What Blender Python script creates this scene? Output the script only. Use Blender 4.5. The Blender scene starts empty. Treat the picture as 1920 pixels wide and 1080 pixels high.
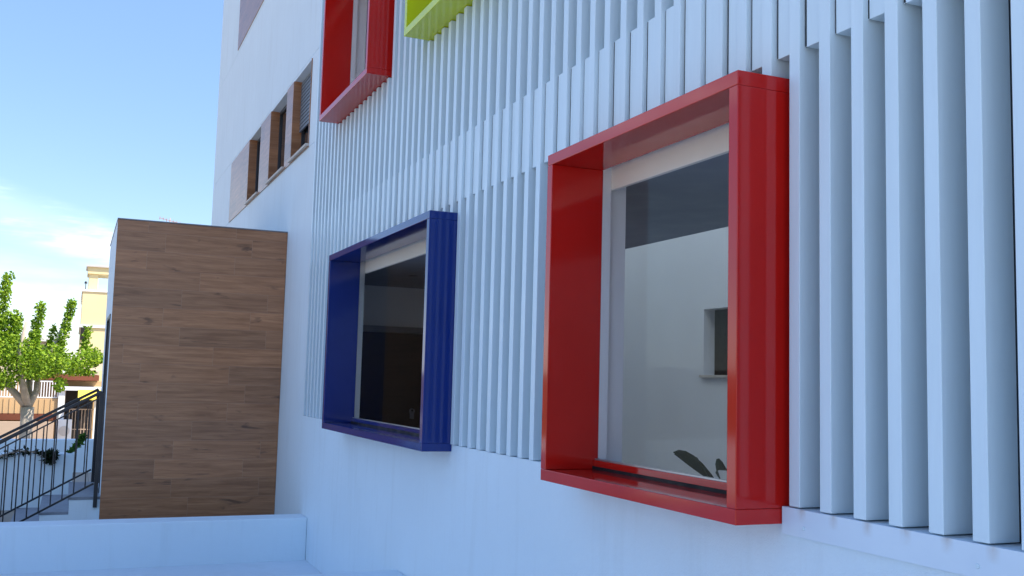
import bpy, bmesh, math, random
from mathutils import Vector, Matrix, Quaternion
random.seed(11)
S = bpy.context.scene
COL = S.collection

# ------------------------------------------------------------------ helpers
def link(o, parent=None):
    COL.objects.link(o)
    if parent: o.parent = parent
    return o

def empty(name, loc=(0, 0, 0)):
    o = bpy.data.objects.new(name, None)
    o.location = loc; o.empty_display_size = .2
    return link(o)

def tag(o, label=None, cat=None, group=None, kind=None):
    if label: o['label'] = label
    if cat: o['category'] = cat
    if group: o['group'] = group
    if kind: o['kind'] = kind
    return o

class MB:
    """collects shapes in WORLD coordinates and links them as one mesh object"""
    def __init__(self): self.bm = bmesh.new()
    def face(self, pts, mi=0):
        f = self.bm.faces.new([self.bm.verts.new(p) for p in pts]); f.material_index = mi; return f
    def hexa(self, p, mi=0):
        v = [self.bm.verts.new(q) for q in p]
        for a in ((0, 3, 2, 1), (4, 5, 6, 7), (0, 1, 5, 4), (1, 2, 6, 5), (2, 3, 7, 6), (3, 0, 4, 7)):
            f = self.bm.faces.new([v[i] for i in a]); f.material_index = mi
        return self
    def box(self, x0, x1, y0, y1, z0, z1, mi=0):
        return self.hexa([(x0, y0, z0), (x1, y0, z0), (x1, y1, z0), (x0, y1, z0),
                          (x0, y0, z1), (x1, y0, z1), (x1, y1, z1), (x0, y1, z1)], mi)
    def bar(self, a, b, w, h=None, up=(0, 0, 1), mi=0):
        a = Vector(a); b = Vector(b); d = (b - a).normalized(); h = h or w
        s = d.cross(Vector(up)); s = s.normalized() if s.length > 1e-4 else Vector((1, 0, 0))
        u = s.cross(d).normalized(); s = s * w / 2; u = u * h / 2
        return self.hexa([a - s - u, a + s - u, a + s + u, a - s + u, b - s - u, b + s - u, b + s + u, b - s + u], mi)
    def tube(self, pts, rads, n=8, mi=0, cap=True):
        rings = []
        pts = [Vector(p) for p in pts]
        for i, p in enumerate(pts):
            d = (pts[min(i + 1, len(pts) - 1)] - pts[max(i - 1, 0)]).normalized()
            s = d.cross(Vector((.31, .2, .93)));  s = s.normalized() if s.length > 1e-3 else d.orthogonal().normalized()
            u = s.cross(d)
            r = rads[i] if hasattr(rads, '__len__') else rads
            rings.append([self.bm.verts.new(p + s * r * math.cos(2 * math.pi * k / n) + u * r * math.sin(2 * math.pi * k / n)) for k in range(n)])
        for a, b in zip(rings, rings[1:]):
            for k in range(n):
                f = self.bm.faces.new((a[k], a[(k + 1) % n], b[(k + 1) % n], b[k])); f.material_index = mi; f.smooth = True
        if cap:
            self.bm.faces.new(rings[0][::-1]).material_index = mi; self.bm.faces.new(rings[-1]).material_index = mi
        return self
    def build(self, name, mats, parent=None, bevel=0, recalc=True, origin=None):
        bm = self.bm
        if recalc: bmesh.ops.recalc_face_normals(bm, faces=bm.faces[:])
        if bevel:
            bmesh.ops.bevel(bm, geom=[e for e in bm.edges if len(e.link_faces) == 2 and e.calc_face_angle(0) > .5],
                            offset=bevel, segments=2, affect='EDGES', profile=.5)
        o0 = Vector(origin) if origin else Vector((0, 0, 0))
        if origin: bmesh.ops.translate(bm, verts=bm.verts[:], vec=-o0)
        me = bpy.data.meshes.new(name); bm.to_mesh(me); bm.free()
        for m in (mats if isinstance(mats, (list, tuple)) else [mats]): me.materials.append(m)
        o = bpy.data.objects.new(name, me); link(o)
        o.location = o0
        if parent:
            o.parent = parent
            pl = Vector(parent.location)
            pp = parent.parent
            while pp: pl = pl + Vector(pp.location); pp = pp.parent
            o.location = o0 - pl
        return o

def voxel(mb, xs, ys, zs, solid, mat=None):
    """faces of the solid cells of an uneven grid (walls with openings, no inner faces)"""
    nx, ny, nz = len(xs) - 1, len(ys) - 1, len(zs) - 1
    S_ = {}
    for i in range(nx):
        for j in range(ny):
            for k in range(nz):
                S_[i, j, k] = solid((xs[i] + xs[i + 1]) / 2, (ys[j] + ys[j + 1]) / 2, (zs[k] + zs[k + 1]) / 2)
    g = lambda i, j, k: S_.get((i, j, k), False)
    vs = {}
    def V(i, j, k):
        if (i, j, k) not in vs: vs[i, j, k] = mb.bm.verts.new((xs[i], ys[j], zs[k]))
        return vs[i, j, k]
    for (i, j, k), s in S_.items():
        if not s: continue
        Q = []
        if not g(i - 1, j, k): Q.append(((i, j, k), (i, j, k + 1), (i, j + 1, k + 1), (i, j + 1, k)))
        if not g(i + 1, j, k): Q.append(((i + 1, j, k), (i + 1, j + 1, k), (i + 1, j + 1, k + 1), (i + 1, j, k + 1)))
        if not g(i, j - 1, k): Q.append(((i, j, k), (i + 1, j, k), (i + 1, j, k + 1), (i, j, k + 1)))
        if not g(i, j + 1, k): Q.append(((i, j + 1, k), (i, j + 1, k + 1), (i + 1, j + 1, k + 1), (i + 1, j + 1, k)))
        if not g(i, j, k - 1): Q.append(((i, j, k), (i, j + 1, k), (i + 1, j + 1, k), (i + 1, j, k)))
        if not g(i, j, k + 1): Q.append(((i, j, k + 1), (i + 1, j, k + 1), (i + 1, j + 1, k + 1), (i, j + 1, k + 1)))
        for q in Q:
            f = mb.bm.faces.new([V(*c) for c in q])
            if mat: f.material_index = mat(f.calc_center_median(), f)

# ------------------------------------------------------------------ materials
class NT:
    def __init__(self, name):
        self.m = bpy.data.materials.new(name); self.m.use_nodes = True
        self.t = self.m.node_tree; self.t.nodes.clear()
        self.out = self.n('ShaderNodeOutputMaterial')
    def n(self, typ, **kw):
        x = self.t.nodes.new(typ)
        for k, v in kw.items(): setattr(x, k, v)
        return x
    def l(self, a, b): self.t.links.new(a, b)
    def val(self, sock, v):
        if hasattr(v, 'is_output') or isinstance(v, bpy.types.NodeSocket): self.l(v, sock)
        else: sock.default_value = v
    def math(self, op, a, b=0.0, c=None):
        x = self.n('ShaderNodeMath', operation=op); self.val(x.inputs[0], a); self.val(x.inputs[1], b)
        if c is not None: self.val(x.inputs[2], c)
        return x.outputs[0]
    def mix(self, f, a, b, blend='MIX'):
        x = self.n('ShaderNodeMix', data_type='RGBA', blend_type=blend)
        self.val(x.inputs[0], f); self.val(x.inputs[6], a if isinstance(a, bpy.types.NodeSocket) else (*a, 1)); self.val(x.inputs[7], b if isinstance(b, bpy.types.NodeSocket) else (*b, 1))
        return x.outputs[2]
    def pos(self): return self.n('ShaderNodeNewGeometry').outputs['Position']
    def sep(self, v):
        x = self.n('ShaderNodeSeparateXYZ'); self.l(v, x.inputs[0]); return x.outputs
    def comb(self, a, b, c):
        x = self.n('ShaderNodeCombineXYZ')
        for s, v in zip(x.inputs, (a, b, c)): self.val(s, v)
        return x.outputs[0]
    def noise(self, vec, scale, detail=3, rough=.5, dist=0):
        x = self.n('ShaderNodeTexNoise'); self.l(vec, x.inputs['Vector'])
        x.inputs['Scale'].default_value = scale; x.inputs['Detail'].default_value = detail
        x.inputs['Roughness'].default_value = rough; x.inputs['Distortion'].default_value = dist
        return x.outputs[0]
    def ramp(self, f, stops):
        x = self.n('ShaderNodeValToRGB'); self.l(f, x.inputs[0]); e = x.color_ramp.elements
        while len(e) < len(stops): e.new(.5)
        for q, (p, c) in zip(e, stops): q.position = p; q.color = (*c, 1) if len(c) == 3 else c
        return x.outputs[0]
    def rng(self, f, a, b, c, d):
        x = self.n('ShaderNodeMapRange'); self.l(f, x.inputs[0])
        for s, v in zip(x.inputs[1:5], (a, b, c, d)): s.default_value = v
        return x.outputs[0]
    def bsdf(self, color, rough=.5, spec=.5, metal=0, bump=None, bstr=.2, bdist=.01, coat=0):
        b = self.n('ShaderNodeBsdfPrincipled')
        self.val(b.inputs['Base Color'], color if isinstance(color, bpy.types.NodeSocket) else (*color, 1))
        self.val(b.inputs['Roughness'], rough); b.inputs['Specular IOR Level'].default_value = spec
        b.inputs['Metallic'].default_value = metal; b.inputs['Coat Weight'].default_value = coat; b.inputs['Coat Roughness'].default_value = .06
        if bump is not None:
            p = self.n('ShaderNodeBump'); p.inputs['Strength'].default_value = bstr; p.inputs['Distance'].default_value = bdist
            self.l(bump, p.inputs['Height']); self.l(p.outputs[0], b.inputs['Normal'])
        self.l(b.outputs[0], self.out.inputs[0]); return b

def paint(name, col, rough=.3, spec=.5, var=.08, scale=3., bump=.0, coat=0, metal=0, streak=False):
    t = NT(name); p = t.pos()
    if streak:
        x, y, z = t.sep(p); v = t.comb(t.math('MULTIPLY', x, 9), t.math('MULTIPLY', y, 9), t.math('MULTIPLY', z, .8))
        f = t.noise(v, 1.5, 4, .6)
    else: f = t.noise(p, scale, 4, .6)
    lo = tuple(c * (1 - var) for c in col); hi = tuple(min(1, c * (1 + var)) for c in col)
    c = t.mix(t.rng(f, .3, .7, 0, 1), lo, hi)
    r = t.rng(t.noise(p, scale * 4, 3), .3, .7, max(.02, rough * .8), rough * 1.2)
    t.bsdf(c, r, spec, metal, t.noise(p, 60, 3) if bump else None, bump, .004, coat)
    return t.m

def stucco(name, col, stain=.06):
    t = NT(name); p = t.pos(); x, y, z = t.sep(p)
    big = t.noise(p, .9, 4, .6)
    v = t.comb(t.math('MULTIPLY', x, 3.2), t.math('MULTIPLY', y, 3.2), t.math('MULTIPLY', z, .35))
    drip = t.noise(v, 2.0, 5, .65)
    c = t.mix(t.rng(big, .3, .7, 0, 1), tuple(k * .97 for k in col), tuple(min(1, k * 1.02) for k in col))
    dirt = tuple(k * q for k, q in zip(col, (.86, .85, .83)))
    c = t.mix(t.math('MULTIPLY', t.rng(drip, .52, .8, 0, 1), .55), c, dirt)
    fine = t.noise(p, 130, 3, .7)
    c = t.mix(t.rng(fine, .35, .7, 0, .06), c, (.5, .5, .52))
    h = t.math('ADD', t.math('MULTIPLY', fine, .6), t.noise(p, 14, 3, .6))
    t.bsdf(c, .75, .3, 0, h, .5, .006)
    return t.m

def wood_tile(name, axis, shade=1.0):
    t = NT(name); p = t.pos(); s = t.sep(p); u = s[axis]; v = s[2]
    h, L = .2235, 1.02
    vv = t.math('DIVIDE', t.math('ADD', v, .09), h); row = t.math('FLOOR', vv); fv = t.math('FRACT', vv)
    uu = t.math('DIVIDE', t.math('ADD', u, t.math('MULTIPLY', t.math('FLOOR', t.math('MULTIPLY', t.math('SINE', t.math('MULTIPLY', row, .78)), 2.6)), .2)), L)
    col = t.math('FLOOR', uu); fu = t.math('FRACT', uu)
    idn = t.n('ShaderNodeTexWhiteNoise', noise_dimensions='2D'); t.l(t.comb(col, row, 0), idn.inputs['Vector']); rnd = idn.outputs[0]
    off = t.math('MULTIPLY', rnd, 37.0)
    gv = t.comb(t.math('ADD', t.math('MULTIPLY', u, 1.1), off), t.math('MULTIPLY', v, 15), off)
    g1 = t.noise(gv, 1.6, 5, .62, .4)
    g2 = t.noise(t.comb(t.math('ADD', t.math('MULTIPLY', u, 2.5), off), t.math('MULTIPLY', v, 70), off), 1.6, 4, .6)
    base = t.ramp(g1, [(.22, (.22, .092, .036)), (.42, (.335, .15, .066)), (.58, (.43, .203, .094)), (.78, (.53, .268, .128))])
    base = t.mix(t.rng(g2, .3, .75, 0, .38), base, (.19, .088, .04))
    kn = t.noise(t.comb(t.math('ADD', t.math('MULTIPLY', u, 2.6), off), t.math('MULTIPLY', v, 11), off), 1.0, 3, .55, .6)
    base = t.mix(t.rng(kn, .63, .75, 0, .75), base, (.075, .036, .022))
    base = t.mix(1.0, base, t.ramp(rnd, [(0, (.82, .83, .86)), (1, (1.12, 1.1, 1.08))]), 'MULTIPLY')
    ju = t.math('LESS_THAN', fu, .0035); jv = t.math('LESS_THAN', fv, .013)
    j = t.math('MAXIMUM', ju, jv)
    c = t.mix(t.math('MULTIPLY', j, .45), base, (.40, .28, .2))
    if shade != 1: c = t.mix(1., c, (shade,) * 3, 'MULTIPLY')
    t.bsdf(c, .30, .5, 0, t.math('SUBTRACT', t.math('MULTIPLY', g2, .3), j), .35, .003)
    return t.m

M = {}
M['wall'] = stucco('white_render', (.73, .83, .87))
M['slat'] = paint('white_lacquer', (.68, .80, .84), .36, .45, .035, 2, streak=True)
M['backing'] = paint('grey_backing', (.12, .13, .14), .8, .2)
M['interior'] = paint('interior_white', (.74, .745, .75), .7, .3, .03, 1.2)
M['soffit'] = paint('cream_plaster', (.86, .80, .68), .5, .3, .04, 2)
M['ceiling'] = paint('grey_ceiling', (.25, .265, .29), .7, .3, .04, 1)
M['floor_in'] = paint('grey_floor_tile', (.55, .52, .48), .35, .5, .06, 2)
M['red'] = paint('red_lacquer', (.52, .011, .007), .085, .48, .05, 3)
M['blue'] = paint('blue_lacquer', (.006, .024, .17), .085, .5, .05, 3)
M['lime'] = paint('lime_lacquer', (.62, .70, .02), .085, .5, .05, 3)
M['alu'] = paint('aluminium', (.55, .56, .57), .35, .5, .05, 5, metal=.8)
M['gasket_slot_shade'] = paint('black_gasket_and_slot_shade', (.012, .012, .013), .6, .3)  # gasket black, also the painted shade strips between the slats
M['black'] = paint('black_door_paint', (.0035, .0035, .0042), .5, .3, .1)
M['steel'] = paint('dull_steel', (.20, .20, .21), .4, .5, .1, 5, metal=.5)
M['darkframe'] = paint('dark_grey_frame', (.03, .033, .04), .4, .5)
M['shutter'] = paint('grey_shutter', (.16, .18, .20), .5, .4)
M['sill'] = paint('cream_stone', (.55, .5, .44), .6, .4)
M['tileX'] = wood_tile('wood_tile_side', 1)
M['tileY'] = wood_tile('wood_tile_front', 0)
M['rail'] = paint('black_iron', (.010, .012, .018), .35, .5, .1, 6)
M['tread'] = paint('grey_stone_tread', (.26, .27, .29), .6, .4, .1, 8)
M['yellow'] = paint('yellow_render', (.74, .61, .33), .85, .2, .05, .6)
M['cream'] = paint('cream_render', (.62, .52, .37), .85, .2, .05, .6)
M['ochre'] = paint('ochre_render', (.52, .34, .17), .85, .2, .07, .6)
M['peach'] = paint('peach_render', (.42, .31, .22), .85, .2, .07, .6)
M['white2'] = paint('white_paint', (.74, .73, .70), .7, .3, .04, 1)
M['terra'] = paint('terracotta_fascia', (.17, .055, .028), .8, .2, .12, 1)
M['dark'] = paint('dark_opening', (.02, .016, .014), .6, .3)
M['awning'] = paint('yellow_canvas', (.72, .55, .08), .8, .2, .05, 2)
M['bark'] = paint('pale_bark', (.46, .39, .31), .9, .2, .2, 6, bump=.4)
M['pot'] = paint('grey_pot', (.2, .2, .21), .6, .4)
M['antenna'] = paint('pinkish_aerial_metal', (.40, .27, .24), .4, .5, .1, 4)

def ledge_mat():
    t = NT('white_flashing_with_rust'); p = t.pos(); x, y, z = t.sep(p)
    base = t.mix(t.rng(t.noise(p, 5, 4), .3, .7, 0, 1), (.67, .76, .83), (.72, .81, .87))
    fx = t.math('FRACT', t.math('DIVIDE', t.math('ADD', x, 2.9016), .1587))      # 0 at a slat's left edge
    d = t.math('ABSOLUTE', t.math('SUBTRACT', fx, .44))
    m = t.math('MULTIPLY', t.rng(d, .0, .17, 1, 0), t.rng(z, 1.135, 1.19, 0, 1))
    m = t.math('MULTIPLY', m, t.rng(t.noise(p, 18, 3), .3, .65, .25, 1))
    c = t.mix(t.math('MULTIPLY', m, .75), base, (.40, .27, .16))
    t.bsdf(c, .45, .45); return t.m
M['ledge'] = ledge_mat()

def glass_mat(name='window_glass', tint=(.98, .985, .985), gl=1.0):
    t = NT(name)
    tr = t.n('ShaderNodeBsdfTransparent'); tr.inputs[0].default_value = (*tint, 1)
    g = t.n('ShaderNodeBsdfGlossy'); g.inputs['Roughness'].default_value = .015; g.inputs[0].default_value = (1, 1, 1, 1)
    f = t.n('ShaderNodeFresnel'); f.inputs[0].default_value = 1.45
    mx = t.n('ShaderNodeMixShader'); bf = t.n('ShaderNodeNewGeometry').outputs['Backfacing']; t.l(t.math('MULTIPLY', t.math('MULTIPLY', f.outputs[0], gl), t.math('SUBTRACT', 1.0, bf)), mx.inputs[0]); t.l(tr.outputs[0], mx.inputs[1]); t.l(g.outputs[0], mx.inputs[2])
    t.l(mx.outputs[0], t.out.inputs[0]); return t.m
M['glass'] = glass_mat(gl=.24)
def dark_glass():
    t = NT('dark_glass'); t.bsdf((.008, .010, .013), .05, .6); return t.m
M['dglass'] = dark_glass()

def leaf_mat(name, cols, trans=.35):
    t = NT(name); g = t.n('ShaderNodeNewGeometry')
    c = t.ramp(g.outputs['Random Per Island'], cols)
    d = t.n('ShaderNodeBsdfPrincipled'); t.l(c, d.inputs['Base Color']); d.inputs['Roughness'].default_value = .65; d.inputs['Specular IOR Level'].default_value = .2
    r = t.n('ShaderNodeBsdfTranslucent'); t.l(t.mix(1, c, (1.5, 1.5, .6), 'MULTIPLY'), r.inputs[0])
    mx = t.n('ShaderNodeMixShader'); mx.inputs[0].default_value = trans
    t.l(d.outputs[0], mx.inputs[1]); t.l(r.outputs[0], mx.inputs[2]); t.l(mx.outputs[0], t.out.inputs[0]); return t.m
M['leaf'] = leaf_mat('tree_leaf', [(0, (.06, .12, .014)), (.3, (.14, .25, .02)), (.65, (.25, .38, .03)), (1, (.38, .50, .05))])
M['dleaf'] = leaf_mat('dark_leaf', [(0, (.006, .012, .006)), (1, (.018, .034, .012))], .15)
M['gleaf'] = leaf_mat('fresh_leaf', [(0, (.03, .075, .015)), (1, (.07, .16, .03))], .3)

def ground_mat():
    t = NT('sandy_paving'); p = t.pos(); x, y, z = t.sep(p)
    b = t.n('ShaderNodeTexBrick'); t.l(p, b.inputs[0]); b.inputs['Scale'].default_value = 1
    b.inputs['Brick Width'].default_value = .6; b.inputs['Row Height'].default_value = .4; b.inputs['Mortar Size'].default_value = .006
    b.inputs['Color1'].default_value = (.42, .345, .265, 1); b.inputs['Color2'].default_value = (.39, .32, .245, 1); b.inputs['Mortar'].default_value = (.2, .17, .14, 1)
    c = t.mix(t.rng(t.noise(p, 1.2, 5, .6), .3, .75, 0, .35), b.outputs[0], (.26, .21, .17))
    t.bsdf(c, .8, .3, 0, t.noise(p, 40, 3), .15, .01); return t.m
M['ground'] = ground_mat()
M['paving'] = stucco('pale_paving', (.69, .76, .80))
def hill_mat():
    t = NT('reflection_hillside'); p = t.pos()
    c = t.ramp(t.noise(p, .08, 6, .65), [(.3, (.10, .07, .035)), (.55, (.15, .09, .045)), (.72, (.06, .06, .03))])
    t.bsdf(c, .95, .1); return t.m
M['hill'] = hill_mat()

# ------------------------------------------------------------------ dimensions (metres; facade runs along X, street side is -Y)
WY = .012                    # face of the rendered wall
SX0, SX1 = -11.195, 1.2      # slatted field
SZ0, SZ1 = 1.168, 8.6
RD = .125                    # depth of the recess behind the slats
G = -.33                     # forecourt level
CORNER = -20.80
BOXES = [  # name colour x0 x1 z0 z1
    ('red', -4.543, -2.941, 1.121, 2.756),
    ('blue', -9.340, -6.399, 1.123, 2.750),
    ('red', -10.06, -8.225, 4.215, 5.85),
    ('lime', -7.165, -5.45, 4.205, 5.84)]
T = .055
WIN = [(-16.15, -15.05), (-14.23, -13.03), (-12.61, -11.56)]
WZ = (4.325, 5.355)
H = 11.5

# ------------------------------------------------------------------ setting
g = MB()
g.face([(-21.2, -400, G), (400, -400, G), (400, 400, G), (-21.2, 400, G)])
g.face([(-21.2, -400, -2.2), (-21.2, -400, G), (-21.2, 400, G), (-21.2, 400, -2.2)])
g.face([(-500, -400, -2.2), (-21.2, -400, -2.2), (-21.2, 400, -2.2), (-500, 400, -2.2)])
tag(g.build('ground', M['ground'], recalc=False), kind='structure')
g = MB(); g.box(-11.05, 5.9, -6.8, WY - .002, G - .1, G + .004)
tag(g.build('pavement', M['paving']), kind='structure')
g = MB()
n = 60
prof = [(0, -2.5), (6, -.2), (14, 1.2), (26, 2.8), (40, 3.6), (70, 3.0)]
grid = []
for i in range(n + 1):
    x = -170 + 260 * i / n
    grid.append([g.bm.verts.new((x + random.uniform(-1, 1), -30 - d + 3 * math.sin(x * .07), zz * (1 + .22 * math.sin(x * .11 + d) + .12 * math.sin(x * .31)) - .5)) for d, zz in prof])
for a, b in zip(grid, grid[1:]):
    for k in range(len(prof) - 1): g.bm.faces.new((a[k], b[k], b[k + 1], a[k + 1])).smooth = True
tag(g.build('reflection_hills', M['hill']), kind='structure')  # unseen hills, added to be reflected in the glossy window frames

# ------------------------------------------------------------------ the building
B = empty('building', (-5, 1, G))
tag(B, 'white building with a slatted facade and red, blue and lime box-framed windows', 'building')

holes = [(x0 + .02, x1 - .02, z0 + .02, z1 - .02) for c, x0, x1, z0, z1 in BOXES]
whole = [(a, b, WZ[0], WZ[1]) for a, b in WIN]
THK = .25
xs = sorted({CORNER, -10.3, -9.3, SX0, SX1, 3.2, *[v for h in holes + whole for v in h[:2]]})
zs = sorted({G - .3, .12, 2.7, SZ0, SZ1, H, 7.372, 7.38, *[v for h in holes + whole for v in h[2:]], 5.388, 5.394, 4.276, 4.282})
ys = [WY, WY + .006, WY + .012, RD + .01, .14, WY + .16, THK]
def solid(x, y, z):
    for a, b, c, d in holes + whole:
        if a < x < b and c < z < d: return False
    if -10.3 < x < -9.3 and .12 < z < 2.7 and y > .14: return False
    if SX0 < x < SX1 and SZ0 < z < SZ1 and y < RD + .01: return False
    if x < SX0 and y < WY + .006 and (5.388 < z < 5.394 or 4.276 < z < 4.282 or 7.372 < z < 7.38): return False
    return True
def wmat(c, f):
    if c.y > WY + .013 and any(a - .002 < c.x < b + .002 and p - .002 < c.z < q + .002 for a, b, p, q in holes): return 2
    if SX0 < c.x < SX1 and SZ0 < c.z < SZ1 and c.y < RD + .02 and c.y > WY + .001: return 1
    if c.y > THK - .01: return 2
    return 0
mb = MB(); voxel(mb, xs, ys, zs, solid, wmat)
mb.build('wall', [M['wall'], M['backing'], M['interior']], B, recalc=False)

# the rest of the shell: side and rear walls, an open courtyard behind the ground floor added to light it, inner walls and slabs
DEP, CYX, CYB, YB, CZ, XL, XR = 7.9, -14.5, 5.0, 1.62, 2.725, -11.8, 3.2
RH = 11.0                     # height of the unseen rear wing, set by the light it lets into the courtyard
mb = MB(); mb.box(CORNER, CORNER + .3, THK, DEP, G - .3, H); mb.build('side_wall', M['wall'], B)
mb = MB(); mb.box(XR - .3, XR, THK, DEP, G - .3, RH); mb.box(XR - .3, XR, THK, YB + .18, RH + .001, H); mb.build('side_wall', M['wall'], B)
mb = MB(); mb.box(CORNER + .301, CYX, DEP - .3, DEP, G - .3, H); mb.build('rear_wall', M['wall'], B)
mb = MB(); mb.box(CYX - .25, CYX, YB + .181, DEP - .301, G - .3, H); mb.build('rear_wall', M['wall'], B)
mb = MB(); voxel(mb, [CYX, -9.6, -6.4, XR - .301], [YB, YB + .18], [CZ + .301, 4.3, 5.6, H], lambda x, y, z: not (-9.6 < x < -6.4 and 4.3 < z < 5.6)); mb.build('rear_wall', M['wall'], B)  # unseen rear opening added to light the upstairs room
mb = MB(); voxel(mb, [CYX + .001, -10.746, -9.7, XR - .301], [CYB, CYB + .18, CYB + .30], [G - .3, 1.754, 2.592, RH], lambda x, y, z: not (-10.746 < x < -9.7 and 1.754 < z < 2.592 and y < CYB + .18)); mb.build('courtyard_wall', M['interior'], B)
mb = MB(); mb.box(-10.79, -9.66, CYB - .04, CYB + .05, 1.722, 1.753); mb.build('courtyard_sill', M['sill'], B)
mb = MB(); mb.box(-10.744, -9.702, CYB + .165, CYB + .178, 1.756, 2.59); mb.build('dark_pane', M['black'], B)
mb = MB(); mb.box(CORNER + .3, CYX - .251, THK, DEP - .3, H - .35, H - .05); mb.build('roof', M['sill'], B)
mb = MB(); mb.box(CYX - .25, XR - .3, THK, YB, H - .35, H - .05); mb.build('roof', M['sill'], B)
mb = MB(); mb.box(CYX + .001, XR - .3, CYB + .301, DEP, RH - .3, RH - .01); mb.build('roof', M['sill'], B)
mb = MB(); mb.box(XL - .1, XL, THK, 2.399, 0, CZ - .001); mb.build('interior_wall', M['interior'], B)
mb = MB(); mb.box(XL - .1, -9.2, 2.4, 2.52, 0, CZ + .3); mb.build('interior_wall', M['interior'], B)
mb = MB(); mb.box(-9.32, -9.2, 1.75, 2.399, .121, CZ + .3); mb.build('interior_wall', M['interior'], B)
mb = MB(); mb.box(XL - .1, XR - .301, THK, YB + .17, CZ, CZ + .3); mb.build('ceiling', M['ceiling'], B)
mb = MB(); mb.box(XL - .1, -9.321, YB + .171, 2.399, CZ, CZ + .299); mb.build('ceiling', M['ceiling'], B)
mb = MB(); mb.box(CYX + .002, XR - .301, THK, CYB - .001, -.05, .12); mb.build('floor', M['floor_in'], B)
# black interior door in the end wall of the left room
mb = MB(); mb.box(XL + .002, XL + .05, .80, 1.80, .12, 2.16)
d = mb.build('interior_door', M['black'], B, .003); tag(d, 'black door leaf seen through the blue window')
mb = MB(); mb.box(XL + .002, XL + .065, .74, 1.86, 2.163, 2.235); mb.build('lintel', M['steel'], d)
mb = MB(); mb.tube([(XL + .05, 1.455, 1.215), (XL + .066, 1.455, 1.215)], .034, 16); mb.box(XL + .051, XL + .063, 1.428, 1.482, 1.12, 1.21)
mb.tube([(XL + .066, 1.455, 1.222), (XL + .07, 1.455, 1.222)], .012, 12, 1); mb.build('lock_plate', [M['steel'], M['black']], d)
mb = MB(); mb.tube([(-10.4, .98, CZ - .006), (-10.4, .98, CZ + .02)], .05, 18); mb.build('downlight', M['darkframe'], B)
# upstairs room
mb = MB(); mb.box(-11.3, -11.2, THK, YB - .001, 3.351, 5.949); mb.build('interior_wall', M['interior'], B)
mb = MB(); mb.box(-.1, 0, THK, YB - .001, 3.351, 5.949); mb.build('interior_wall', M['interior'], B)
mb = MB(); mb.box(-11.3, 0, THK, YB - .001, 5.95, 6.2); mb.build('ceiling', M['soffit'], B)
mb = MB(); mb.box(-11.3, 0, THK, YB - .001, 3.25, 3.35); mb.build('floor', M['floor_in'], B)

# slats: one child per slat, short wider slats fill the gaps a little set back, in the band between 2.84 and 3.31
P, SW = .1587, .056
def clear(x0, x1, z0, z1, gap=.005):
    """pieces of a vertical strip left over by the window boxes"""
    segs = [(z0, z1)]
    for c, a, b, p, q in BOXES:
        if x1 > a - .003 and x0 < b + .0005:
            out = []
            for s, e in segs:
                if q + gap < s or p - gap > e: out.append((s, e)); continue
                if p - gap - s > .02: out.append((s, p - gap))
                if e - q - gap > .02: out.append((q + gap, e))
            segs = out
    return segs
nslat = 0
screen = MB()
for x in [-11.1, -8, -5, -2, .9]:
    pass
for zz in (1.9, 3.9, 6.6, 8.2):
    if zz > 6: screen.box(SX0 + .01, SX1 - .01, RD - .012, RD + .004, zz, zz + .04)
screen = screen.build('slat_screen', M['darkframe'], B); tag(screen, 'white vertical slats covering the facade')
for k in range(-30, 26 + 18):
    x0 = -6.393 + P * k + random.uniform(-.0025, .0025)
    zb = 1.189 if x0 > -2.95 else 1.172
    for s, e in clear(x0, x0 + SW, zb, SZ1 - .01):
        if s > 5.8 : continue
        dy = random.uniform(-.0015, .0015); tl = random.uniform(-.0035, .0035)
        mb = MB(); mb.hexa([(x0, dy, s), (x0 + SW, dy, s), (x0 + SW, .118, s), (x0, .118, s),
                            (x0 + tl, dy, e), (x0 + SW + tl, dy, e), (x0 + SW + tl, .118, e), (x0 + tl, .118, e)])
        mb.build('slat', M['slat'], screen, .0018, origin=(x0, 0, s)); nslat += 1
for k in range(-30, 26 + 18):
    xr = -6.393 + P * k - .0035
    xl = xr - .0862 + random.uniform(-.0035, .0035)
    if xl < SX0: continue
    for s, e in clear(xl, xr, 2.842, 3.306):
        mb = MB(); mb.box(xl, xr, .02, .105, s, e)
        pr = xr + .0035 - P + SW
        if xl - pr > .006: mb.box(pr + .0035, xl - .0004, .0225, .03, s + .002, e - .002, 1)    # black strip put in for the shade in the slot
        mb.build('short_slat', [M['slat'], M['gasket_slot_shade']], screen, .0015, origin=(xl, 0, s))
# flashing under the slats right of the large red box
mb = MB(); mb.box(-2.936, 3.19, -.004, .0105, 1.088, 1.184); mb.box(-2.936, SX1, .0105, .13, 1.176, 1.184)
lg = mb.build('flashing', M['ledge'], B, .0015)
for x in (-2.82, -2.09, -1.35, -.6):
    mb = MB(); mb.tube([(x, -.004, 1.122), (x, -.0085, 1.122)], [.0075, .0055], 10); mb.build('screw', M['slat'], lg)

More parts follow.
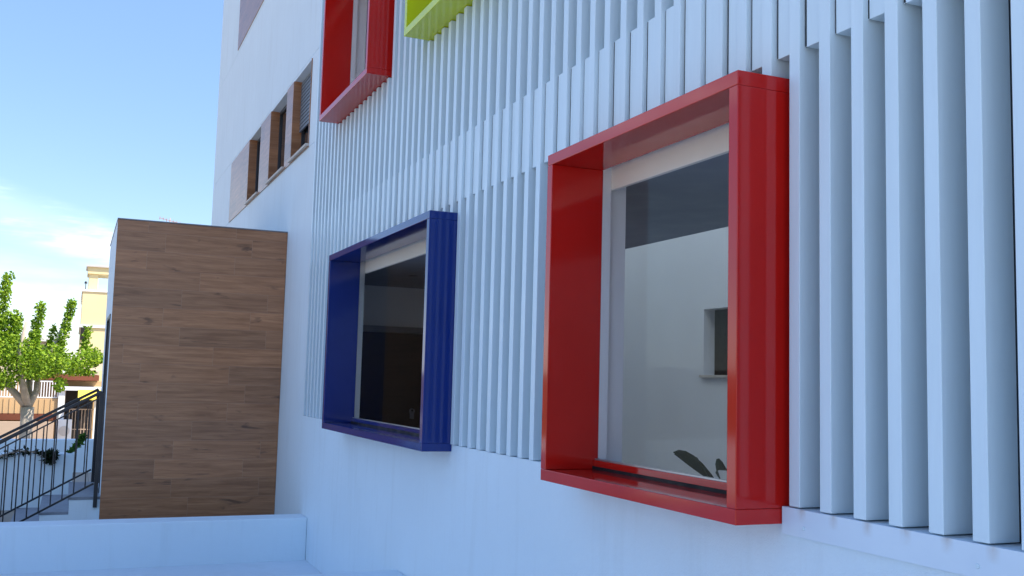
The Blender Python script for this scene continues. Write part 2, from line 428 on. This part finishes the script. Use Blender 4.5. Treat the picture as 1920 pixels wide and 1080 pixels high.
# window boxes
for i, (c, x0, x1, z0, z1) in enumerate(BOXES):
    m = M[c]; y0, y1 = (-.2, .093)
    bm_ = MB(); e_ = .0005
    bm_.box(x0, x1, y0, y1, z0, z0 + T); bm_.box(x0, x1, y0, y1, z1 - T, z1)
    bm_.box(x0, x0 + T, y0, y1, z0 + T + e_, z1 - T - e_); bm_.box(x1 - T, x1, y0, y1, z0 + T + e_, z1 - T - e_)
    w = bm_.build('box_window', m, B, .003)
    w['label'] = ['large red box-framed window at eye level', 'dark blue box-framed window at eye level', 'red box-framed window on the upper floor', 'lime green box-framed window on the upper floor'][i]
    a0, a1, b0, b1 = x0 + T, x1 - T, z0 + T, z1 - T
    mb = MB(); mb.box(a0 + .001, a1 - .001, .064, .092, b0 + .014, b0 + .046); mb.box(a0 + .001, a1 - .001, .07, .091, b0 + .001, b0 + .012)
    mb.build('bottom_rail', m, w, .002)
    mb = MB(); mb.box(a0 + .001, a1 - .001, .060, .066, b0 + .0005, b0 + .016); mb.build('gasket', M['gasket_slot_shade'], w)
    mb = MB(); mb.box(a0 + .001, a1 - .001, .074, .092, b0 + .0465, b0 + .053)
    mb.build('glazing_bead', M['alu'], w)
    mb = MB(); mb.box(x0 + .0205, a0 + .001, .0935, .141, z0 + .0205, z1 - .0205); mb.build('jamb_trim', M['alu'] if c == 'blue' else M['interior'], w)
    mb = MB(); mb.box(a1 - .001, x1 - .0205, .0935, .141, z0 + .0205, z1 - .0205); mb.build('jamb_trim', M['interior'], w)
    mb = MB(); mb.box(a0 + .001, a1 - .001, .083, .089, b0 + .053, b1 - .001); mb.build('pane', M['glass'], w)
    # cream board across the head of the opening, just behind the glass
    mb = MB(); mb.box(x0 + .022, x1 - .022, .142, .165, z1 - T - .098, z1 - .021)
    mb.build('fascia', M['soffit'], w)

# brown tile band with three windows, and the one a storey above
def band(z0, z1, cuts, lab):
    xs_ = sorted({-18.16, -11.545, *[v for c in cuts for v in c]})
    mb = MB(); voxel(mb, xs_, [WY - .012, WY - .001], [z0, WZ[0], z1] if cuts else [z0, z1], lambda x, y, z: not any(a < x < b and z > WZ[0] for a, b in cuts))
    o = mb.build('tile_band', M['tileY'], B, recalc=False); tag(o, lab); return o
bd = band(4.285, 5.352, WIN, 'brown wood-look tile band around the three dark windows')
band(7.43, 8.52, [], 'brown wood-look tile band high on the upper storey')
for i, (a, b) in enumerate(WIN):
    z0, z1 = WZ
    y = WY + .11
    mb = MB(); f_ = .045
    mb.box(a + .013, a + .013 + f_, y, y + .05, z0 + .002, z1 - .002); mb.box(b - .013 - f_, b - .013, y, y + .05, z0 + .002, z1 - .002)
    mb.box(a + .014 + f_, b - .014 - f_, y, y + .05, z0 + .002, z0 + .05); mb.box(a + .014 + f_, b - .014 - f_, y, y + .05, z1 - .05, z1 - .002)
    xm = (a + b) / 2; mb.box(xm - .035, xm + .035, y - .004, y + .046, z0 + .051, z1 - .051)
    w = mb.build('window', M['darkframe'], B)
    w['label'] = ['dark window farthest from the slats with brown reveal', 'middle dark window with brown reveal', 'dark window beside the slats with a grey roller shutter half down'][i]
    mb = MB(); mb.box(a + .001, a + .012, WY - .010, WY + .155, z0 + .001, z1 - .001); mb.build('reveal', M['tileX'], w)
    mb = MB(); mb.box(b - .012, b - .001, WY + .001, WY + .155, z0 + .001, z1 - .001); mb.build('reveal', M['tileX'], w)
    mb = MB(); mb.box(a + .05, b - .05, y + .02, y + .03, z0 + .04, z1 - .04); mb.build('pane', M['dglass'], w)
    mb = MB(); mb.box(a - .02, b + .02, WY - .045, WY + .10, z0 - .03, z0 - .001); mb.build('sill', M['sill'], w, .003)
    if i == 2:
        mb = MB(); z = z1 - .01
        while z > z0 + .38:
            mb.hexa([(a + .02, y - .03, z - .05), (b - .02, y - .03, z - .05), (b - .02, y - .006, z - .05), (a + .02, y - .006, z - .05),
                     (a + .02, y - .022, z - .004), (b - .02, y - .022, z - .004), (b - .02, y - .006, z - .004), (a + .02, y - .006, z - .004)]); z -= .05
        mb.build('shutter', M['shutter'], w)

# ------------------------------------------------------------------ wood-clad porch
PX, PX2, PY, PT = -12.588, -15.45, -1.981, 3.395
po = empty('entrance_porch', (-14, -1, G)); tag(po, 'box-like entrance porch clad in brown wood-look tile', 'porch')
mb = MB()
voxel(mb, [PX2, -14.35, -13.15, PX - .02], [PY, PY + .18, WY - .002], [G - .2, .143, 2.30, PT],
      lambda x, y, z: not (-14.35 < x < -13.15 and .143 < z < 2.30 and y < PY + .18))
mb.build('wall', M['wall'], po, recalc=False)
mb = MB(); mb.box(PX - .018, PX, PY - .004, WY - .003, G - .1, PT - .002); mb.build('cladding', M['tileX'], po, .001)
mb = MB(); mb.box(PX2 - .01, PX + .004, PY - .008, WY - .004, PT + .001, PT + .014); mb.build('coping', M['steel'], po)
mb = MB(); mb.box(-14.30, -13.20, PY + .12, PY + .16, .16, 2.25); d = mb.build('door', M['darkframe'], po)
mb = MB(); mb.box(-14.35, -14.29, PY - .012, PY + .17, .145, 2.30); mb.box(-13.21, -13.15, PY - .012, PY + .17, .145, 2.30); mb.box(-14.288, -13.212, PY - .012, PY + .17, 2.255, 2.30)
mb.build('frame', M['darkframe'], d)
mb = MB(); mb.bar((-13.3, PY + .07, .9), (-13.3, PY + .07, 1.5), .03); mb.bar((-13.3, PY + .07, 1.0), (-13.3, PY + .12, 1.0), .02); mb.bar((-13.3, PY + .07, 1.4), (-13.3, PY + .12, 1.4), .02)
mb.build('handle', M['steel'], d)

# steps up to the porch door
st = empty('entrance_steps', (-13.6, -2.4, G)); tag(st, 'white steps with grey treads climbing to the porch door', 'steps')
mb = MB(); tr = MB()
lv = [(.143, -2.31, PY - .001), (-.02, -2.61, -2.3105), (-.18, -2.91, -2.6105)]
for z, a, b in lv:
    mb.box(-14.5, -12.70, a, b, G - .1, z - .031)
    tr.box(-14.5, -12.735, a - .015, b, z - .03, z)
mb.build('riser', M['wall'], st); tr.build('tread', M['tread'], st, .003)

def railing(x, label):
    r = empty('railing', (x, -2.1, G)); tag(r, label, 'railing', 'black railings on the entrance steps')
    top = lambda y: 1.362 + (y + 2.03) * .562
    bot = lambda y: .298 + (y + 2.045) * .535
    y0, y1 = -2.035, -3.42
    mb = MB(); mb.bar((x, y0 - .0, top(y0)), (x, y1, top(y1)), .045, .035); mb.build('handrail', M['rail'], r, .004)
    mb = MB(); mb.bar((x, y0 - .03, top(y0) - .075), (x, y1 + .03, top(y1) - .075), .03, .016); mb.build('upper_rail', M['rail'], r)
    mb = MB(); mb.bar((x, y0 - .03, bot(y0)), (x, y1 + .03, bot(y1)), .035, .022); mb.build('bottom_rail', M['rail'], r)
    for y in (y0, y1):
        zb = .145 if y > -2.3 else G
        mb = MB(); mb.box(x - .022, x + .022, y - .022, y + .022, zb - .05 if y < -2.3 else .03, top(y) - .018); mb.build('post', M['rail'], r)
    y = y0 - .118
    while y > y1 + .06:
        mb = MB(); mb.bar((x, y, bot(y) + .008), (x, y, top(y) - .082), .014, .014, up=(0, 1, 0)); mb.build('baluster', M['rail'], r); y -= .118
railing(-12.68, 'black iron stair railing at the near side of the steps, ending at the brown porch')
railing(-14.46, 'black iron stair railing at the far side of the steps, seen through the near one')

# ------------------------------------------------------------------ low walls
def lowwall(x0, x1, y0, y1, z0, z1, label, m='wall', name='low_parapet', group=None):
    mb = MB(); mb.box(x0, x1, y0, y1, z0, z1); o = mb.build(name, M[m], None, .012, origin=((x0 + x1) / 2, (y0 + y1) / 2, z0))
    return tag(o, label, 'low wall', group)
lowwall(-11.05, -10.73, -7.5, WY - .001, G - .1, .113, 'low white wall crossing in front of the brown porch and the steps')
lowwall(-7.52, -7.245, -7.5, WY - .001, G - .1, .146, 'low white wall whose top just shows at the bottom edge below the blue window')
lowwall(-15.75, -15.50, -9.5, PY - .3, G - .1, .434, 'low white wall just beyond the steps with a dark leafy branch lying on it')
lowwall(-21.15, -20.95, -14, -1.2, -2.3, .292, 'low white wall farther off, between the steps and the tree')

# ------------------------------------------------------------------ plants
def leaf(mb, p, d, up, L, W, fold=.25, mi=0, bend=.0):
    p = Vector(p); d = Vector(d).normalized(); s = d.cross(Vector(up))
    s = s.normalized() if s.length > 1e-3 else d.orthogonal().normalized()
    n = s.cross(d).normalized()
    v = mb.bm.verts.new
    a = v(p); m1 = v(p + d * L * .5 + n * (-fold * W) ); e = v(p + d * L - n * bend * L)
    l = v(p + d * L * .45 + s * W * .5); r = v(p + d * L * .45 - s * W * .5)
    for f in ((a, m1, l), (m1, e, l), (a, r, m1), (m1, r, e)):
        q = mb.bm.faces.new(f); q.material_index = mi

def rvec(): 
    while True:
        v = Vector((random.uniform(-1, 1), random.uniform(-1, 1), random.uniform(-1, 1)))
        if .05 < v.length < 1: return v.normalized()

# tree beyond the far low wall
TX, TY = -29.0, -3.42
tr = empty('leafy_tree', (TX, TY, -2.2)); tag(tr, 'pale-trunked tree with bright green upright leafy shoots in front of the yellow house', 'tree')
mb = MB()
fork = Vector((TX, TY + .02, .62))
mb.tube([(TX, TY - .02, -2.3), (TX + .02, TY, -1), (TX, TY + .02, .1), fork], [.21, .17, .15, .16], 10)
limbs = [[fork, (TX + .1, TY - .45, 1.15), (TX, TY - .95, 1.75), (TX, TY - 1.3, 2.5), (TX, TY - 1.35, 3.3)],
         [fork, (TX - .1, TY + .20, 1.05), (TX, TY + .22, 1.6), (TX, TY + .55, 2.2), (TX, TY + .75, 2.9)],
         [fork, (TX + .3, TY - .15, 1.3), (TX + .7, TY - .25, 2.0), (TX + .9, TY - .1, 2.8)],
         [fork, (TX - .4, TY + .0, 1.3), (TX - .8, TY + .3, 2.0), (TX - .9, TY + .9, 2.6)],
         [(TX, TY + .22, 1.6), (TX + .1, TY + .8, 1.8), (TX + .1, TY + 1.35, 1.95)]]
for L_ in limbs: mb.tube(L_, [.11, .085, .06, .04, .025][:len(L_)], 7)
mb.build('trunk', M['bark'], tr)
mb = MB()
clumps = []
# (dy, z, ry, rz, n) main masses
for dy, z, ry, rz, nn in [(-.95, 2.1, .8, .55, 620), (-.2, 1.95, .6, .5, 430), (.45, 1.85, .55, .45, 330), (-1.6, 1.9, .6, .7, 380), (-.7, 1.35, .55, .3, 220), (1.05, 1.75, .5, .3, 200), (-1.1, 1.0, .3, .35, 150), (.15, 1.55, .5, .22, 150), (.75, 1.25, .16, .2, 60), (1.45, 2.0, .3, .25, 110)]:
    for _ in range(int(nn * 3.4)):
        v = rvec() * random.random() ** .42
        clumps.append((TX + .35 + v.x * 1.1, TY + dy + v.y * ry, z + v.z * rz))
# upright shoots (dy base, z base, dy top, z top, r, n)
for a, z0, b, z1, r, nn, dx in [(-.85, 2.1, -.66, 4.05, .22, 330, 0), (-.5, 2.2, -.42, 3.0, .3, 260, .2), (-.85, 2.0, -.72, 2.95, .2, 190, .3), (-.5, 2.0, -.45, 2.62, .17, 120, -.3), (-.02, 1.9, .2, 3.36, .17, 230, 0), (.05, 1.9, .12, 2.6, .14, 90, .3), (.62, 1.9, .92, 3.45, .16, 230, 0), (.4, 1.9, .5, 2.75, .13, 90, -.3),
                                (1.25, 1.9, 1.35, 2.75, .14, 110, 0), (1.5, 1.8, 1.95, 2.0, .14, 80, .1), (-1.9, 2, -1.95, 3.7, .22, 220, .2), (1.0, 1.6, 1.55, 1.55, .12, 70, .1), (-1.5, 2, -1.45, 3.1, .2, 160, -.4)]:
    for _ in range(int(nn * 3.0)):
        t_ = random.random(); v = rvec() * r * (1.15 - .5 * t_) * random.random() ** .4
        clumps.append((TX + dx + v.x, TY + a + (b - a) * t_ + v.y, z0 + (z1 - z0) * t_ + v.z * .8))
for c in clumps:
    d = rvec(); d.z -= .35
    leaf(mb, c, d, rvec(), random.uniform(.055, .115), random.uniform(.045, .09), random.uniform(.1, .4))
mb.build('crown', M['leaf'], tr, recalc=False)

# dark leafy branch lying over the low wall by the steps
br = empty('leafy_branch', (-15.6, -2.9, .44)); tag(br, 'dark green leafy branch drooping over the low white wall beyond the stair railing', 'branch')
mb = MB()
path = [Vector(p) for p in ((-15.45, -3.55, .27), (-15.46, -3.22, .40), (-15.5, -2.98, .475), (-15.5, -2.75, .455), (-15.47, -2.62, .43), (-15.44, -2.56, .38))]
mb.tube(path, [.02, .018, .016, .014, .012, .008], 6); mb.build('stem', M['bark'], br)
mb = MB()
for i in range(len(path) - 1):
    for _ in range(46):
        t_ = random.random(); p = path[i].lerp(path[i + 1], t_) + rvec() * random.uniform(0, .035)
        d = rvec(); d.z *= .6; leaf(mb, p, d, (0, 0, 1), random.uniform(.05, .10), random.uniform(.03, .05), .2)
for _ in range(260):
    p = Vector((-15.45, -2.575, .40)) + Vector([q * .085 for q in rvec()]) * random.random() ** .4
    leaf(mb, p, rvec(), rvec(), random.uniform(.05, .09), random.uniform(.03, .05), .2)
mb.build('foliage', M['dleaf'], br, recalc=False)
sp = empty('young_plant', (-15.62, -2.2, .434)); tag(sp, 'small bright green sprig leaning over the low white wall beside the railing post', 'plant')
mb = MB(); pth = [Vector((-15.6, -2.36, .425)), Vector((-15.6, -2.27, .50)), Vector((-15.6, -2.21, .58)), Vector((-15.6, -2.165, .68))]
mb.tube(pth, [.008, .007, .006, .004], 6); mb.build('stem', M['gleaf'], sp)
mb = MB()
for _ in range(120):
    t_ = random.random() * 2.999; i = int(t_); p = pth[i].lerp(pth[i + 1], t_ - i); d = rvec(); d.z += .4
    leaf(mb, p, d, (1, 0, 0), random.uniform(.05, .09), random.uniform(.025, .04), .2)
mb.build('foliage', M['gleaf'], sp, recalc=False)

# house plant just behind the large red window
hp = empty('potted_plant', (-4.02, .45, .12)); tag(hp, 'dark green broad-leaved plant behind the glass of the large red window', 'plant')
mb = MB(); mb.tube([(-4.02, .45 + .55, .12), (-4.02, 1.0, .45)], [.13, .17], 20); pot = mb.build('pot', M['pot'], hp)
mb = MB(); mb.tube([(-4.02, 1.0, .449), (-4.02, 1.0, .456)], .155, 20); mb.build('soil', M['dark'], pot)
def blade(mb, pts, ws):
    prev = None
    for i, (p, w) in enumerate(zip(pts, ws)):
        p = Vector(p); ww = w[0]
        t_ = (Vector(pts[min(i + 1, len(pts) - 1)]) - Vector(pts[max(i - 1, 0)])).normalized()
        s = t_.cross(Vector((0, 1, 0))) ; s = (s.normalized() + Vector((0, .35, 0))).normalized()
        row = [mb.bm.verts.new(p - s * ww), mb.bm.verts.new(p + Vector((0, .012, -.006))), mb.bm.verts.new(p + s * ww)]
        if prev:
            for k in range(2):
                f = mb.bm.faces.new((prev[k], prev[k + 1], row[k + 1], row[k])); f.smooth = True
        prev = row
mb = MB()
ax = Vector((.45, .05, .9))
stem0 = (-4.02, 1.0, .45)
def arch(tip, mid, w, s):
    a, m_, t_ = Vector(stem0), Vector(mid), Vector(tip); pts = []; ws = []
    for i in range(15):
        q = i / 14; p = a * (1 - q) ** 2 + m_ * 2 * q * (1 - q) + t_ * q * q
        pts.append(p); k = max(0, (q - .55) / .45); ws.append((max(.004, w * math.sin(math.pi * min(1, k)) ** .75) if k > 0 else .005, s))
    blade(mb, pts, ws)
arch((-4.395, .475, 1.262), (-4.02, .50, 1.26), .045, (.45, 0, .9))
arch((-4.155, .45, 1.262), (-4.13, .65, .95), .008, (1, 0, 0))
arch((-3.905, .45, 1.222), (-4.25, .46, 1.345), .036, (.5, 0, .87))
arch((-3.80, .7, 1.16), (-4.0, .9, 1.3), .05, (.6, -.5, .6))
arch((-4.25, .8, 1.12), (-4.1, .95, 1.25), .05, (.7, .3, .6))
arch((-3.95, 1.25, 1.2), (-4.0, 1.1, 1.2), .05, (.8, 0, .5))
mb.build('foliage', M['dleaf'], hp, recalc=False)

# ------------------------------------------------------------------ houses beyond
yh = empty('yellow_house', (-52, 0, -2.2)); tag(yh, 'tall pale yellow house with an open rooftop turret behind the tree', 'house')
mb = MB(); mb.box(-60, -50, -2.20, 4.5, -2.3, 5.24); mb.build('wall', M['yellow'], yh)
mb = MB(); mb.box(-60.1, -49.93, -2.26, 4.6, 3.58, 3.70); mb.build('moulding', M['white2'], yh)
mb = MB(); mb.box(-60.05, -49.95, -2.25, 4.55, 5.242, 5.33); mb.build('coping', M['white2'], yh)
tu = MB()
for x, y in ((-50.6, -1.78), (-50.6, -.62), (-52.2, -1.78), (-52.2, -.62)): tu.box(x - .2, x + .2, y - .2, y + .2, 5.331, 6.10)
tu.box(-52.5, -50.3, -2.05, -.35, 6.101, 6.42); tu = tu.build('turret', M['yellow'], yh, .01)
mb = MB(); mb.box(-52.6, -50.2, -2.12, -.28, 6.421, 6.49); mb.build('turret_coping', M['sill'], tu)
mb = MB(); mb.box(-50, -49.9, -2.19, -1.90, 3.0, 3.575); w = mb.build('window', M['dark'], yh)
mb = MB(); mb.tube([(-50.2, -2.1, 5.33), (-50.2, -2.1, 5.62)], .02, 6); mb.tube([(-50.2, -2.1, 5.62), (-50.2, -2.1, 5.72)], [.07, .05], 10); mb.build('roof_lamp', M['darkframe'], yh)
# aerial on the part of the roof hidden by the porch
an = empty('tv_aerial', (-50.5, 1.45, 5.33)); tag(an, 'thin pinkish television aerial showing above the porch roof', 'aerial')
mb = MB(); mb.tube([(-50.5, 1.45, 5.33), (-50.5, 1.45, 9.05)], .025, 6); mb.build('mast', M['antenna'], an)
mb = MB(); mb.bar((-50.5, .95, 9.02), (-50.5, 1.95, 8.82), .03)
for i in range(7):
    y = .98 + i * .155; z = 9.01 - i * .031; mb.bar((-50.75, y, z), (-50.25, y, z), .02); mb.bar((-50.5, y, z - .1), (-50.5, y, z + .1), .018, up=(1, 0, 0))
mb.build('aerial_boom', M['antenna'], an)

oh = empty('ochre_house', (-46, -3, -2.2)); tag(oh, 'low ochre house with a brown roof edge, balcony and gated porch behind the tree', 'house')
mb = MB(); mb.box(-49, -46.2, -9, -1.0, -2.3, 1.16); mb.build('wall', M['ochre'], oh)
mb = MB(); mb.box(-49.4, -45.2, -3.75, -1.38, 1.19, 1.42); mb.build('roof', M['terra'], oh)
mb = MB(); mb.box(-48.8, -46.4, -2.6, -1.36, 1.43, 1.62); mb.box(-48.6, -46.6, -2.2, -1.2, 1.62, 2.5); mb.build('roof_parapet', M['cream'], oh)
mb = MB(); mb.box(-46.2, -44.0, -8.9, -2.86, -.40, -.14); mb.build('balcony_slab', M['terra'], oh)
bal = MB(); bal.box(-44.12, -44.0, -8.9, -2.86, -.138, .46)
y = -8.8
while y < -2.9: bal.box(-43.998, -43.975, y, y + .025, -.13, .44); y += .21
bal.build('balcony_parapet', M['ochre'], oh)
mb = MB(); y = -5.6
mb.bar((-44.06, -5.6, 1.12), (-44.06, -2.9, 1.14), .05); mb.bar((-44.06, -5.6, .5), (-44.06, -2.9, .5), .04)
while y < -2.9: mb.bar((-44.06, y, .5), (-44.06, y, 1.12), .035, up=(0, 1, 0)); y += .10
mb.build('balcony_railing', M['white2'], oh)
mb = MB(); mb.box(-44.2, -43.9, -2.86, -2.62, -2.3, .80); mb.box(-44.2, -43.9, -1.52, -1.28, -2.3, .80); mb.build('porch_pillar', M['white2'], oh)
mb = MB(); mb.box(-46.19, -43.8, -2.80, -1.2, .802, .93); mb.build('porch_roof', M['white2'], oh)
mb = MB(); mb.box(-46.0, -45.9, -2.6, -1.54, -2.2, .79); mb.build('porch_opening', M['dark'], oh)
mb = MB()
for i in range(8): mb.bar((-44.05, -2.42 + i * .115, -2.2), (-44.05, -2.42 + i * .115, .05), .03, up=(0, 1, 0))
for z in (.05, -.75, -1.6): mb.bar((-44.05, -2.5, z), (-44.05, -1.53, z), .04)
mb.build('gate', M['peach'], oh)
mb = MB(); mb.hexa([(-43.8, -2.15, .80), (-43.8, -1.1, .80), (-43.8, -1.1, .84), (-43.8, -2.15, .84), (-42.9, -2.15, .46), (-42.9, -1.1, .46), (-42.9, -1.1, .50), (-42.9, -2.15, .50)])
for i in range(5): mb.bar((-42.9, -2.15 + i * .21 + .1, .42), (-42.9, -2.15 + i * .21 + .1, .47), .2, .02, up=(0, 1, 0))
mb.build('awning', M['awning'], oh)
mb = MB(); mb.box(-43.96, -43.72, -2.85, -2.3, -1.35, -.35)
acu = mb.build('air_conditioner', M['white2'], None, .02, origin=(-43.84, -2.57, -1.35)); tag(acu, 'white air-conditioning unit on the wall beside the dark gated porch', 'air conditioner')
mb = MB(); mb.tube([(-43.72, -2.57, -.8), (-43.70, -2.57, -.8)], .2, 20); mb.build('fan_grille', M['sill'], acu)
mb = MB(); mb.box(-43.4, -43.2, -14, -2.95, -2.3, -.42); gw = mb.build('garden_parapet', M['peach'], None, .01, origin=(-43.3, -8, -2.3)); tag(gw, 'peach garden wall at the left edge in front of the ochre house', 'wall')
lf = empty('cream_house', (-58, -6, -2.2)); tag(lf, 'small cream house half hidden behind the tree crown', 'house')
mb = MB(); mb.box(-64, -57, -12, -3.0, -2.3, 3.05); mb.build('wall', M['cream'], lf); mb = MB(); mb.box(-64.2, -56.8, -12.2, -2.9, 3.052, 3.22); mb.build('roof', M['white2'], lf)

# ------------------------------------------------------------------ light, sky, camera
SUN = Vector((.36, .50, .79)).normalized()
el = math.asin(SUN.z); rot = math.atan2(SUN.x, SUN.y)
W = bpy.data.worlds.new('World'); S.world = W; W.use_nodes = True
nt = W.node_tree; bg = nt.nodes['Background']
sky = nt.nodes.new('ShaderNodeTexSky'); sky.sky_type = 'NISHITA'; sky.sun_disc = False
sky.sun_elevation = el; sky.sun_rotation = rot; sky.altitude = 0; sky.air_density = 1.0; sky.dust_density = .3; sky.ozone_density = 4.0
tc = nt.nodes.new('ShaderNodeTexCoord'); sx = nt.nodes.new('ShaderNodeSeparateXYZ'); nt.links.new(tc.outputs['Generated'], sx.inputs[0])
def wm(op, a, b=0.):
    x = nt.nodes.new('ShaderNodeMath'); x.operation = op
    for s, v in zip(x.inputs, (a, b)):
        if isinstance(v, bpy.types.NodeSocket): nt.links.new(v, s)
        else: s.default_value = v
    return x.outputs[0]
cb = nt.nodes.new('ShaderNodeCombineXYZ')
nt.links.new(wm('MULTIPLY', sx.outputs[0], 3.), cb.inputs[0]); nt.links.new(wm('MULTIPLY', sx.outputs[1], 4.), cb.inputs[1]); nt.links.new(wm('MULTIPLY', sx.outputs[2], 26.), cb.inputs[2])
nz = nt.nodes.new('ShaderNodeTexNoise'); nt.links.new(cb.outputs[0], nz.inputs['Vector']); nz.inputs['Scale'].default_value = 1.6; nz.inputs['Detail'].default_value = 7; nz.inputs['Roughness'].default_value = .6
def mr(v, a, b, c, d):
    x = nt.nodes.new('ShaderNodeMapRange'); nt.links.new(v, x.inputs[0]); x.interpolation_type = 'SMOOTHSTEP'
    for s, q in zip(x.inputs[1:5], (a, b, c, d)): s.default_value = q
    return x.outputs[0]
# thin cloud streak low in the west and a whitish layer nearer the horizon
dz = wm('ABSOLUTE', wm('SUBTRACT', sx.outputs[2], wm('ADD', .121, wm('MULTIPLY', sx.outputs[1], -.30))))
streak = wm('MULTIPLY', mr(dz, .0, .030, 1, 0), mr(nz.outputs[0], .36, .62, .15, 1))
low = wm('MULTIPLY', mr(sx.outputs[2], .02, .13, 1, 0), mr(nz.outputs[0], .35, .7, .05, .5))
cl = wm('MINIMUM', wm('ADD', wm('MULTIPLY', streak, .75), low), .85)
mixc = nt.nodes.new('ShaderNodeMix'); mixc.data_type = 'RGBA'
grade = nt.nodes.new('ShaderNodeVectorMath'); grade.operation = 'SCALE'; nt.links.new(sky.outputs[0], grade.inputs[0])
nt.links.new(mr(sx.outputs[2], .05, .75, .62, 1.08), grade.inputs['Scale'])
tint = nt.nodes.new('ShaderNodeVectorMath'); tint.operation = 'MULTIPLY'; nt.links.new(grade.outputs[0], tint.inputs[0]); tint.inputs[1].default_value = (1.0, .985, 1.02)
nt.links.new(cl, mixc.inputs[0]); nt.links.new(tint.outputs[0], mixc.inputs[6]); mixc.inputs[7].default_value = (6.0, 6.5, 7.2, 1)
nt.links.new(mixc.outputs[2], bg.inputs[0]); bg.inputs[1].default_value = .15

sl = bpy.data.lights.new('sun', 'SUN'); sl.energy = 4.0; sl.angle = math.radians(.53); sl.color = (1, .94, .85)
so = bpy.data.objects.new('sun', sl); link(so); so.rotation_euler = SUN.to_track_quat('Z', 'Y').to_euler(); so.location = (20, 20, 40)

cam = bpy.data.cameras.new('camera'); co = bpy.data.objects.new('camera', cam); link(co)
cam.sensor_width = 36; cam.lens = 1874.91 / 1920 * 36; cam.clip_start = .05; cam.clip_end = 2000
yaw, pit, rol = (math.radians(v) for v in (66.5575, 5.3692, -1.51846))
f = Vector((-math.sin(yaw) * math.cos(pit), math.cos(yaw) * math.cos(pit), math.sin(pit)))
r = Vector((math.cos(yaw), math.sin(yaw), 0)); d = f.cross(r)
r2 = math.cos(rol) * r + math.sin(rol) * d; d2 = -math.sin(rol) * r + math.cos(rol) * d
m3 = Matrix((r2, -d2, -f)).transposed()
co.matrix_world = Matrix.Translation((0, -2.35, 1.6)) @ m3.to_4x4()
S.camera = co
S.view_settings.view_transform = 'Standard'; S.view_settings.look = 'None'; S.view_settings.gamma = 1
S.view_settings.exposure = 1.15
S.cycles.max_bounces = 10; S.cycles.transparent_max_bounces = 12
